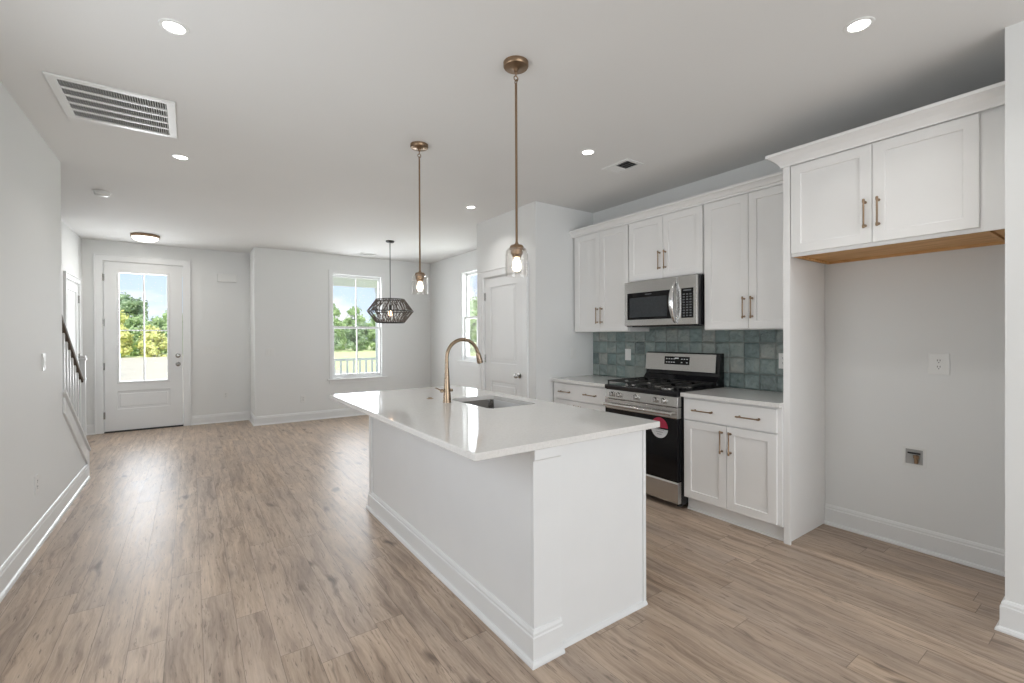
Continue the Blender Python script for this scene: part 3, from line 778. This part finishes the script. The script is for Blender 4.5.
tag(obj('island_countertop', m, 'quartz', None, 0, loc=(1.4, 2.5, .884)), 'large white quartz island countertop with a cut-out for the sink', 'countertop')
# sink
t = thing('sink', 'stainless undermount sink set in the island countertop', 'sink', ((SX0+SX1)/2, (SKY0+SKY1)/2, .68))
a = rrect(SX0-.004, SX1+.004, SKY0-.004, SKY1+.004, .048); fl = rrect(SX0-.02, SX1+.02, SKY0-.02, SKY1+.02, .06)
b = rrect(SX0+.002, SX1-.002, SKY0+.002, SKY1-.002, .045); c = rrect(SX0+.02, SX1-.02, SKY0+.02, SKY1-.02, .05)
cx, cy = (SX0+SX1)/2, (SKY0+SKY1)/2
dr = [(cx+.045*math.cos(math.atan2(y-cy, x-cx)), cy+.045*math.sin(math.atan2(y-cy, x-cx))) for x, y in c]
m = ringloft([lo(fl, .8835), lo(a, .8835), lo(b, .70), lo(c, .682), lo(dr, .676), [(x*.9+cx*.1, y*.9+cy*.1, .666) for x, y in dr]])
m.sm = True
bo = obj('bowl', m, 'steelv', t); sd = bo.modifiers.new('thick', 'SOLIDIFY'); sd.thickness = .0012; sd.offset = -1
obj('drain', MB().lathe([(.040, .660), (.042, .668), (.036, .671), (.006, .672)], (cx, cy, 0), 'Z', 28), 'chrome', t)

# faucet
FX, FY = 1.400, 2.752
t = thing('faucet', 'tall brushed bronze gooseneck faucet standing behind the island sink', 'faucet', (FX, FY, .914))
obj('base', MB().lathe([(.0290, 0), (.0288, .004), (.0275, .008), (.0245, .06), (.0195, .12), (.0155, .19), (.0135, .23)], (FX, FY, .914), 'Z', 28), 'bronze', t)
R_ = .122; pts = [(FX, FY, 1.12), (FX, FY, 1.20)]
for k in range(19):
    a = PI-PI*.94*k/18
    pts.append((FX+R_+R_*math.cos(a), FY, 1.213+R_*.98*math.sin(a)))
obj('neck', MB().tube(pts, .0122, 16), 'bronze', t)
q0 = Vector(pts[-1]); q1 = (q0-Vector(pts[-2])).normalized()
obj('spray_head', MB().tube([q0-q1*.004, q0+q1*.004, q0+q1*.02, q0+q1*.055, q0+q1*.068, q0+q1*.072], [.0135, .0165, .0185, .0205, .0205, .017], 22), 'bronze', t, label='bronze pull-down spray head')
lv = MB().tube([(FX-.036, FY, .992), (FX+.034, FY, .992)], .0095, 14)
lv.tube([(FX+.034, FY, .992), (FX+.040, FY, .992)], [.011, .009], 14).tube([(FX-.046, FY, .992), (FX-.034, FY, .992)], [.011, .014], 14)
lv.tube([(FX-.041, FY, .992), (FX-.044, FY+.02, .999), (FX-.046, FY+.075, 1.004)], [.006, .005, .0045], 10)
obj('lever', lv, 'bronze', t)
t = thing('sink_button', 'small copper air switch button on the island beside the faucet', 'button', (1.385, 2.985, .914))
obj('flange', MB().lathe([(.024, 0), (.024, .003), (.020, .006)], (1.385, 2.985, .914), 'Z', 24), 'bronze', t)
obj('push_cap', MB().lathe([(.012, .005), (.012, .010), (.004, .011)], (1.385, 2.985, .914), 'Z', 20), 'bronze', t)

# ------------------------------------------------------------------ pendants over the island
def point(name, loc, e, col, r=.03):
    l = bpy.data.lights.new(name, 'POINT'); l.energy = e; l.color = col; l.shadow_soft_size = r
    o = bpy.data.objects.new(name, l); COL.objects.link(o); o.location = loc; return o
def pendant(lab, x, y):
    t = thing('pendant_light', lab, 'pendant light', (x, y, H), 'pendant lights over the island')
    obj('canopy', MB().lathe([(.064, 0), (.064, -.018), (.060, -.024), (.020, -.028), (.012, -.034), (.010, -.045)], (x, y, H), 'Z', 36), 'brass', t)
    ring = MB().tube([(x, y+.0, H-.045), (x, y, H-.068)], .0035, 8)
    ring.tube([(x+.012*math.cos(a*PI/8), y, H-.079+.012*math.sin(a*PI/8)) for a in range(16)], .0028, 8, closed=True)
    ring.tube([(x, y+.009*math.cos(a*PI/8), H-.096+.010*math.sin(a*PI/8)) for a in range(16)], .0028, 8, closed=True)
    obj('hanging_ring', ring, 'brass', t)
    obj('rod', MB().tube([(x, y, H-.105), (x, y, H-.112), (x, y, 1.835), (x, y, 1.825)], [.006, .0062, .0062, .009], 12), 'brass', t)
    zt = 1.812
    so_ = obj('socket', MB().lathe([(.008, .016), (.012, .008), (.030, .004), (.036, -.004), (.036, -.018), (.031, -.020), (.031, -.040), (.026, -.044), (.020, -.058)], (x, y, zt), 'Z', 32), 'brass', t)
    obj('screw', MB().tube([(x+.034, y, zt-.012), (x+.048, y, zt-.012)], [.004, .006], 8), 'brass', so_)
    g = MB().lathe([(.034, -.010), (.046, -.013), (.055, -.024), (.058, -.044), (.058, -.146), (.060, -.151), (.0572, -.151), (.0558, -.146), (.0558, -.044), (.053, -.026), (.045, -.016), (.034, -.013)], (x, y, zt), 'Z', 40, cap=False)
    obj('glass_shade', g, 'shade_glass', t, label='clear glass jar shade')
    obj('bulb', MB().lathe([(.004, -.130), (.014, -.126), (.021, -.112), (.023, -.098), (.019, -.080), (.012, -.064), (.011, -.054)], (x, y, zt), 'Z', 24), 'bulb', t)
    point('pendant_glow', (x, y, zt-.105), 2.0, (1, .82, .6), .024)
pendant('nearer brass rod pendant with clear glass jar above the island', 1.360, 1.890)
pendant('farther brass rod pendant with clear glass jar above the island', 1.360, 3.092)

# woven dining pendant
DXp, DYp = 2.362, 6.42
t = thing('woven_pendant', 'dark woven hexagonal rope pendant hanging before the dining window', 'pendant light', (DXp, DYp, H))
obj('canopy', MB().lathe([(.060, 0), (.060, -.016), (.050, -.024), (.008, -.028)], (DXp, DYp, H), 'Z', 32), 'blackmetal', t)
obj('rod', MB().tube([(DXp, DYp, H-.02), (DXp, DYp, 1.80)], .0055, 10), 'blackmetal', t)
zt, zm, zb, rt, rm, rb = 1.897, 1.725, 1.562, .200, .325, .196
fr = MB()
for z, r in ((zt, rt), (zm, rm), (zb, rb)):
    fr.tube([(DXp+r*math.cos(a*PI/24), DYp+r*math.sin(a*PI/24), z) for a in range(48)], .006, 8, closed=True)
for k in range(3):
    a = k*PI*2/3; fr.tube([(DXp, DYp, zt), (DXp+rt*math.cos(a), DYp+rt*math.sin(a), zt)], .004, 6)
obj('wire_frame', fr, 'blackmetal', t)
random.seed(8); wv = MB(); NS = 40
for k in range(NS):
    a = 2*PI*k/NS+random.uniform(-.02, .02)
    for (za, ra, zb_, rb_) in ((zt, rt, zm, rm), (zb, rb, zm, rm)):
        for sg in (-1, 1):
            da = sg*random.choice((.06, .16, .34))
            p = (DXp+ra*math.cos(a), DYp+ra*math.sin(a), za); q = (DXp+rb_*math.cos(a+da), DYp+rb_*math.sin(a+da), zb_)
            wv.tube([p, q], .0045, 5)
obj('woven_shade', wv, 'rope', t)
obj('socket', MB().lathe([(.018, 1.74), (.020, 1.76), (.020, 1.80), (.010, 1.815)], (DXp, DYp, 0), 'Z', 20), 'blackmetal', t)
obj('bulb', MB().lathe([(.006, 1.655), (.022, 1.665), (.030, 1.690), (.026, 1.715), (.014, 1.740)], (DXp, DYp, 0), 'Z', 20), 'bulb_dim', t)
point('dining_glow', (DXp, DYp, 1.69), 3, (1, .75, .5), .03)

# ------------------------------------------------------------------ ceiling fixtures
def recessed(lab, x, y, e=2.6):
    t = thing('recessed_light', lab, 'ceiling light', (x, y, H), 'recessed ceiling lights')
    obj('trim_ring', MB().lathe([(.040, -.002), (.043, -.005), (.055, -.004), (.058, 0), (.040, 0)], (x, y, H), 'Z', 40, cap=False), 'plate', t)
    obj('lens', MB().lathe([(.0405, -.0005), (.0405, -.0030), (.025, -.0034)], (x, y, H), 'Z', 36), 'led', t)
    area('downlight', (x, y, H-.008), (0, 0, 0), .09, .09, e, (1, .975, .94), 'DISK', math.radians(125))
recessed('recessed downlight nearest the left wall, in front of the large return vent', -.054, 2.542)
recessed('recessed downlight in the left row just beyond the large return vent', -.055, 4.335)
recessed('recessed downlight nearest the camera, in front of the refrigerator cabinet', 2.461, .782)
recessed('recessed downlight beside the small supply vent, middle of the right row', 2.460, 2.492)
recessed('recessed downlight farthest along the right row, near the pantry', 2.463, 4.258)

t = thing('flush_mount_light', 'round lit glass ceiling light with brass rim by the front door', 'ceiling light', (-.497, 7.88, H))
obj('rim', MB().lathe([(.150, 0), (.158, -.006), (.158, -.030), (.152, -.036), (.146, -.030), (.146, 0)], (-.497, 7.88, H), 'Z', 44, cap=False), 'brass', t)
obj('glass_dome', MB().lathe([(.146, -.028), (.140, -.048), (.118, -.070), (.080, -.086), (.040, -.093), (.006, -.095)], (-.497, 7.88, H), 'Z', 44, cap=False), 'dome', t)
area('foyer_glow', (-.497, 7.88, H-.10), (0, 0, 0), .26, .26, 5.5, (1, .96, .90), 'DISK')

t = thing('return_vent', 'large white rectangular return air grille in the ceiling', 'vent', (-.335, 3.64, H))
X0, X1, Y0, Y1 = -.625, -.068, 3.345, 3.930
m = MB().grid([X0, X0+.045, X1-.045, X1], [Y0, Y0+.04, Y1-.04, Y1], lambda i, j: None if (i == 1 and j == 1) else .010, lambda u, v, w: (u, v, H-w), 0)
obj('frame', m, 'plate', t, .003)
obj('backing', MB().box(X0+.03, X1-.03, Y0+.03, Y1-.03, H-.0012, H), 'dark', t)
m = MB()
for k in range(1, 5):
    y = Y0+.04+(Y1-Y0-.08)*k/5; m.box(X0+.04, X1-.04, y-.007, y+.007, H-.009, H-.001)
for k in range(40):
    x = X0+.052+k*(X1-X0-.104)/39
    m.prism([(x-.002, H-.0015), (x+.003, H-.009), (x+.0045, H-.0085), (x-.0005, H-.0012)], 'Y', Y0+.04, Y1-.04)
obj('louvers', m, 'plate', t)
def supply(lab, x0, x1, y0, y1):
    t = thing('supply_vent', lab, 'vent', ((x0+x1)/2, (y0+y1)/2, H), 'small ceiling supply vents')
    obj('frame', MB().grid([x0, x0+.03, x1-.03, x1], [y0, y0+.03, y1-.03, y1], lambda i, j: None if (i == 1 and j == 1) else .008, lambda u, v, w: (u, v, H-w), 0), 'plate', t, .002)
    obj('backing', MB().box(x0+.02, x1-.02, y0+.02, y1-.02, H-.001, H), 'dark', t)
    m = MB(); n = 9
    for k in range(n):
        y = y0+.035+k*(y1-y0-.07)/(n-1); sl = -.006 if k < n/2 else .006
        m.prism([(y-sl, H-.0012), (y+sl, H-.010), (y+sl+.001, H-.0095), (y-sl+.001, H-.001)], 'X', x0+.028, x1-.028)
    obj('louvers', m, 'plate', t)
supply('small white supply vent in the kitchen ceiling near the upper cabinets', 2.80, 2.99, 2.40, 2.68)
supply('small white supply vent in the ceiling close above the dining window', 2.28, 2.55, 7.56, 7.72)
t = thing('smoke_detector', 'white round smoke detector on the ceiling beyond the return vent', 'smoke detector', (-.685, 5.79, H))
obj('base', MB().lathe([(.068, 0), (.068, -.012)], (-.685, 5.79, H), 'Z', 36), 'plate', t)
obj('cover', MB().lathe([(.060, -.010), (.058, -.030), (.045, -.040), (.010, -.042)], (-.685, 5.79, H), 'Z', 36), 'plate', t)

# ------------------------------------------------------------------ switches, outlets
def plate(name, lab, cat, c, mp, w, h, kind, n=1, group=None):
    """mp(u, v, out) local to centre"""
    t = thing(name, lab, cat, c, group)
    obj('cover_plate', MB().grid([-w/2, w/2], [-h/2, h/2], lambda i, j: .006, mp, 0), 'plate', t, .002)
    for k in range(n):
        u = (k-(n-1)/2)*.046
        if kind == 'switch':
            obj('rocker', MB().grid([u-.0165, u+.0165], [-.033, .033], lambda i, j: .009, mp, .005), 'plate', t, .0015)
        else:
            for s_ in (-1, 1):
                r = obj('receptacle', MB().grid([u-.017, u+.017], [s_*.019-.015, s_*.019+.015], lambda i, j: .0075, mp, .005), 'plate', t, .001)
                q = MB()
                for du in (-.006, .006): q.grid([u+du-.0015, u+du+.0015], [s_*.019-.001, s_*.019+.009], lambda i, j: .0082, mp, .007)
                q.grid([u-.0025, u+.0025], [s_*.019-.011, s_*.019-.006], lambda i, j: .0082, mp, .007)
                obj('slots', q, 'dark', r)
    return t
def mX(x, y, z, s=1): return lambda u, v, w: (x+s*w, y+u, z+v)
def mY(x, y, z): return lambda u, v, w: (x+u, y-w, z+v)
plate('light_switch', 'white rocker switch on the left wall before the stair opening', 'light switch', (XL, 4.43, 1.19), mX(XL, 4.43, 1.19), .075, .118, 'switch')
plate('wall_outlet', 'white outlet low on the left wall above the baseboard', 'outlet', (XL, 4.23, .40), mX(XL, 4.23, .40), .075, .118, 'outlet')
plate('light_switch', 'white four-gang switch plate right of the front door', 'light switch', (.265, YD, 1.16), mY(.265, YD, 1.16), .21, .118, 'switch', 4)
plate('wall_outlet', 'white outlet low on the front wall right of the door', 'outlet', (.45, YD, .43), mY(.45, YD, .43), .075, .118, 'outlet')
plate('light_switch', 'white two-gang switch plate on the dining wall left of the window', 'light switch', (1.005, YF, 1.125), mY(1.005, YF, 1.125), .12, .118, 'switch', 2)
plate('wall_outlet', 'white outlet low on the dining wall left of the window', 'outlet', (1.48, YF, .36), mY(1.48, YF, .36), .075, .118, 'outlet')
plate('light_switch', 'white rocker switch on the pantry wall beside the far upper cabinet', 'light switch', (3.42, YP, 1.165), mY(3.42, YP, 1.165), .075, .118, 'switch')
plate('light_switch', 'white switch on the tile backsplash left of the range', 'light switch', (XR-.011, 3.19, 1.160), mX(XR-.011, 3.19, 1.160, -1), .075, .118, 'switch')
plate('wall_outlet', 'white outlet on the tile backsplash next to the fridge panel', 'outlet', (XR-.011, 1.665, 1.155), mX(XR-.011, 1.665, 1.155, -1), .075, .118, 'outlet')
plate('wall_outlet', 'square white outlet high on the bare refrigerator space wall', 'outlet', (XR, .780, 1.172), mX(XR, .780, 1.172, -1), .098, .130, 'outlet')
t = thing('water_supply_box', 'recessed white icemaker water box low on the refrigerator space wall', 'valve box', (XR, .897, .582))
mw_ = mX(XR, .897, .582, -1)
obj('flange', MB().grid([-.058, -.042, .042, .058], [-.062, -.046, .046, .062], lambda i, j: None if (i == 1 and j == 1) else .006, mw_, 0), 'plate', t, .002)
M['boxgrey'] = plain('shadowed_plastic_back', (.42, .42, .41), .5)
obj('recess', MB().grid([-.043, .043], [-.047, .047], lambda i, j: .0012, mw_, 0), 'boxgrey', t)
obj('valve', MB().lathe([(.010, -.038), (.010, -.005), (.015, -.004), (.015, .012), (.008, .014)], (XR-.014, .885, .582), 'Z', 16).tube([(XR-.014, .885, .592), (XR-.030, .885, .592)], .006, 10), 'brass', t, label='brass shutoff valve')
obj('valve_handle', MB().box(XR-.026, XR-.018, .862, .925, .603, .613), 'blackmetal', t, .002, label='black valve handle')
t = thing('door_chime', 'white rectangular door chime box high on the front wall', 'door chime', (.48, YD, 2.31))
obj('cover', MB().box(.345, .615, YD-.035, YD, 2.245, 2.375), 'plate', t, .006)
obj('grille', MB().box(.375, .585, YD-.037, YD-.034, 2.255, 2.275), 'plate', t, .001)

# ------------------------------------------------------------------ outdoors
struct('ground', MB().box(-70, 90, 10.9, 140, -.25, -.15).box(4.8, 90, -40, 10.9, -.25, -.15), 'grass')
struct('sand_yard', MB().box(-40, 5.5, 11.5, 46, -.16, -.135), 'sand')
struct('porch_deck', MB().box(-3.0, 4.2, 8.8, 10.5, -.2, -.05), 'concrete')
tag(obj('porch_beam', MB().box(-3.0, 4.2, 10.20, 10.34, 2.47, H-.002), 'extwhite'), 'white beam under the porch roof above the dining window view', 'beam')
def column(lab, x):
    t = thing('porch_column', lab, 'column', (x, 10.27, -.05), 'porch columns')
    obj('shaft', MB().box(x-.07, x+.07, 10.20, 10.34, -.05, 2.47), 'extwhite', t, .004)
    obj('plinth', MB().box(x-.085, x+.085, 10.185, 10.355, -.05, .09), 'extwhite', t, .004)
    obj('capital', MB().box(x-.085, x+.085, 10.185, 10.355, 2.37, 2.469), 'extwhite', t, .004)
column('white square porch column at the right side of the dining window view', 3.52)
t = thing('porch_railing', 'white porch railing with slim balusters outside the dining window', 'railing', (2.2, 10.27, -.05))
obj('top_rail', MB().box(.95, 3.43, 10.235, 10.305, .84, .89), 'extwhite', t, .004)
obj('bottom_rail', MB().box(.95, 3.43, 10.245, 10.295, .03, .07), 'extwhite', t, .003)
for k in range(18):
    x = 1.02+k*.137
    obj('baluster', MB().box(x-.018, x+.018, 10.252, 10.288, .07, .84), 'extwhite', t)
column('white square porch column at the left end of the railing', .86)
t = thing('utility_marker', 'small blue marker post standing in the pale sand beyond the door', 'marker', (-2.35, 24, -.135))
obj('stake', MB().box(-2.385, -2.315, 23.97, 24.03, -.135, .75), 'blue', t, .01)
obj('reflector_band', MB().box(-2.40, -2.30, 23.96, 24.04, .45, .55), 'extwhite', t, .005)

import mathutils
def crown_mesh(cx, cy, z0, z1, rad, seed, nb=26, nl=1500, leaf_size=.12):
    rnd = random.Random(seed); m = MB(); hh = (z1-z0)/2; zc = (z0+z1)/2; blobs = []
    ico = bmesh.new(); bmesh.ops.create_icosphere(ico, subdivisions=2, radius=1); iv = [v.co.copy() for v in ico.verts]; inf = [tuple(v.index for v in f.verts) for f in ico.faces]; ico.free()
    for k in range(nb):
        th = rnd.uniform(0, 2*PI); ph = math.asin(rnd.uniform(-1, 1)); q = rnd.uniform(.35, .82)
        p = Vector((cx+math.cos(th)*math.cos(ph)*rad*q, cy+math.sin(th)*math.cos(ph)*rad*q, zc+math.sin(ph)*hh*q))
        r = rnd.uniform(.22, .42)*min(rad, hh*1.3); blobs.append((p, r))
        vs = [p+Vector((v.x, v.y, v.z*.8))*r*(.82+.4*mathutils.noise.noise(v*2.2+p*3)+rnd.uniform(-.07, .07)) for v in iv]
        m.add(vs, inf)
    for k in range(nl):
        p, r = rnd.choice(blobs); d = Vector((rnd.gauss(0, 1), rnd.gauss(0, 1), rnd.gauss(0, 1))).normalized()
        c = p+d*r*rnd.uniform(.85, 1.18); a = Vector((rnd.gauss(0, 1), rnd.gauss(0, 1), rnd.gauss(0, 1))).normalized()*leaf_size*rnd.uniform(.6, 1.3)
        b = a.cross(d).normalized()*a.length*.6
        m.add([c-a, c+b, c+a, c-b], [(0, 1, 2, 3)])
    return m
def tree(name, lab, x, y, h, rad, mat, seed, low=.25, group='trees beyond the yard'):
    t = thing(name, lab, 'tree', (x, y, -.15), group)
    m = MB().tube([(x, y, -.15), (x+.05*h*.3, y, h*.35), (x, y, h*.7)], [.03*h, .022*h, .01*h], 8)
    rnd = random.Random(seed+5)
    for k in range(5):
        a = rnd.uniform(0, 2*PI); m.tube([(x, y, h*.35), (x+math.cos(a)*rad*.6, y+math.sin(a)*rad*.6, h*.65)], [.012*h, .004*h], 6)
    obj('trunk', m, 'bark', t)
    obj('crown', crown_mesh(x, y, h*low, h, rad, seed, 24, 1600, .05*h**.6), mat, t)
def shrub(lab, x, y, h, rad, mat, seed):
    t = thing('shrub', lab, 'shrub', (x, y, -.15), 'shrubs along the far edge of the yard')
    rnd = random.Random(seed+2); m = MB()
    for k in range(5):
        a = rnd.uniform(0, 2*PI); m.tube([(x, y, -.15), (x+math.cos(a)*rad*.4, y+math.sin(a)*rad*.4, h*.6)], [.05, .02], 6)
    obj('stems', m, 'bark', t)
    obj('foliage', crown_mesh(x, y, -1.0, h, rad, seed, 24, 1500, .13), mat, t)
# seen through the front door (direction X/Y about -.10 .. -.035)
for x, y, h, r, mt, lab, lw in [
        (-5.3, 60, 6.2, 1.9, 'leaf_dark', 'tall rounded green tree in the left lites of the front door', .1),
        (-1.2, 62, 5.0, 1.7, 'leaf_green', 'paler green tree in the right lites of the front door', .1),
        (3.2, 62, 5.6, 1.9, 'leaf_green', 'green tree past the right edge of the front door glass', .1),
        (-9.8, 60, 6.2, 2.0, 'leaf_green', 'green tree past the left edge of the front door glass', .1),
        (14.3, 61, 6.1, 1.6, 'leaf_green', 'broad bright green tree at the left of the dining window', .1),
        (17.9, 62, 6.0, 1.6, 'leaf_green', 'bright green tree in the middle of the dining window', .1),
        (21.6, 63, 5.2, 1.6, 'leaf_green', 'lower green tree at the right of the dining window behind the pendant', .1),
        (24.0, 40, 5.6, 2.1, 'leaf_green', 'tall green tree in the side window beyond the pantry', .0),
        (19.6, 36, 4.8, 1.8, 'leaf_green', 'shorter green tree at the left of the side window', .0),
        (27.5, 46, 6.0, 2.2, 'leaf_dark', 'dark tree standing farthest back in the side window', .0)]:
    tree('leafy_tree', lab, x, y, h, r, mt, int(abs(x)*7+y), lw)
for k, (x, y, h, r, mt, lab) in enumerate([
        (-4.95, 47, 3.0, 1.2, 'leaf_yellow', 'yellow green shrub at the left of the front door glass'),
        (-2.35, 47, 2.7, 1.2, 'leaf_yellow', 'golden shrub at the right of the front door glass'),
        (-7.6, 47, 3.2, 1.2, 'leaf_green', 'green shrub past the left edge of the front door glass'),
        (.3, 47, 2.8, 1.2, 'leaf_green', 'green shrub past the right edge of the front door glass'),
        (-3.8, 50.2, 3.6, 1.3, 'leaf_green', 'taller green shrub set back between the two yellow ones'),
        (-6.6, 50.3, 3.5, 1.3, 'leaf_green', 'set back green shrub behind the far left ones in the door glass'),
        (-1.0, 50.3, 3.5, 1.3, 'leaf_green', 'set back green shrub behind the golden one in the door glass'),
        (-5.3, 53.6, 4.4, 1.4, 'leaf_yellow', 'tall yellow green shrub farthest back in the front door glass'),
        (-2.3, 53.7, 4.2, 1.4, 'leaf_green', 'tall green shrub farthest back in the front door glass'),
        (12.1, 51, 3.1, 1.25, 'leaf_dark', 'dark shrub at the left edge of the dining window'),
        (14.8, 51.2, 2.9, 1.25, 'leaf_dark', 'dark shrub left of the dining window muntin'),
        (17.5, 51.6, 2.9, 1.25, 'leaf_green', 'shrub near the right side of the dining window'),
        (13.6, 54.4, 3.7, 1.35, 'leaf_green', 'set back green shrub at the left of the dining window'),
        (16.7, 54.9, 3.6, 1.25, 'leaf_dark', 'set back dark shrub behind the dining window muntin'),
        (20.3, 55.6, 3.5, 1.35, 'leaf_green', 'set back green shrub at the right of the dining window'),
        (14.9, 57.8, 4.3, 1.35, 'leaf_green', 'taller green shrub farthest back left in the dining window'),
        (17.9, 58.2, 4.2, 1.35, 'leaf_green', 'taller green shrub farthest back right in the dining window')]):
    shrub(lab, x, y, h, r, mt, 20+k)
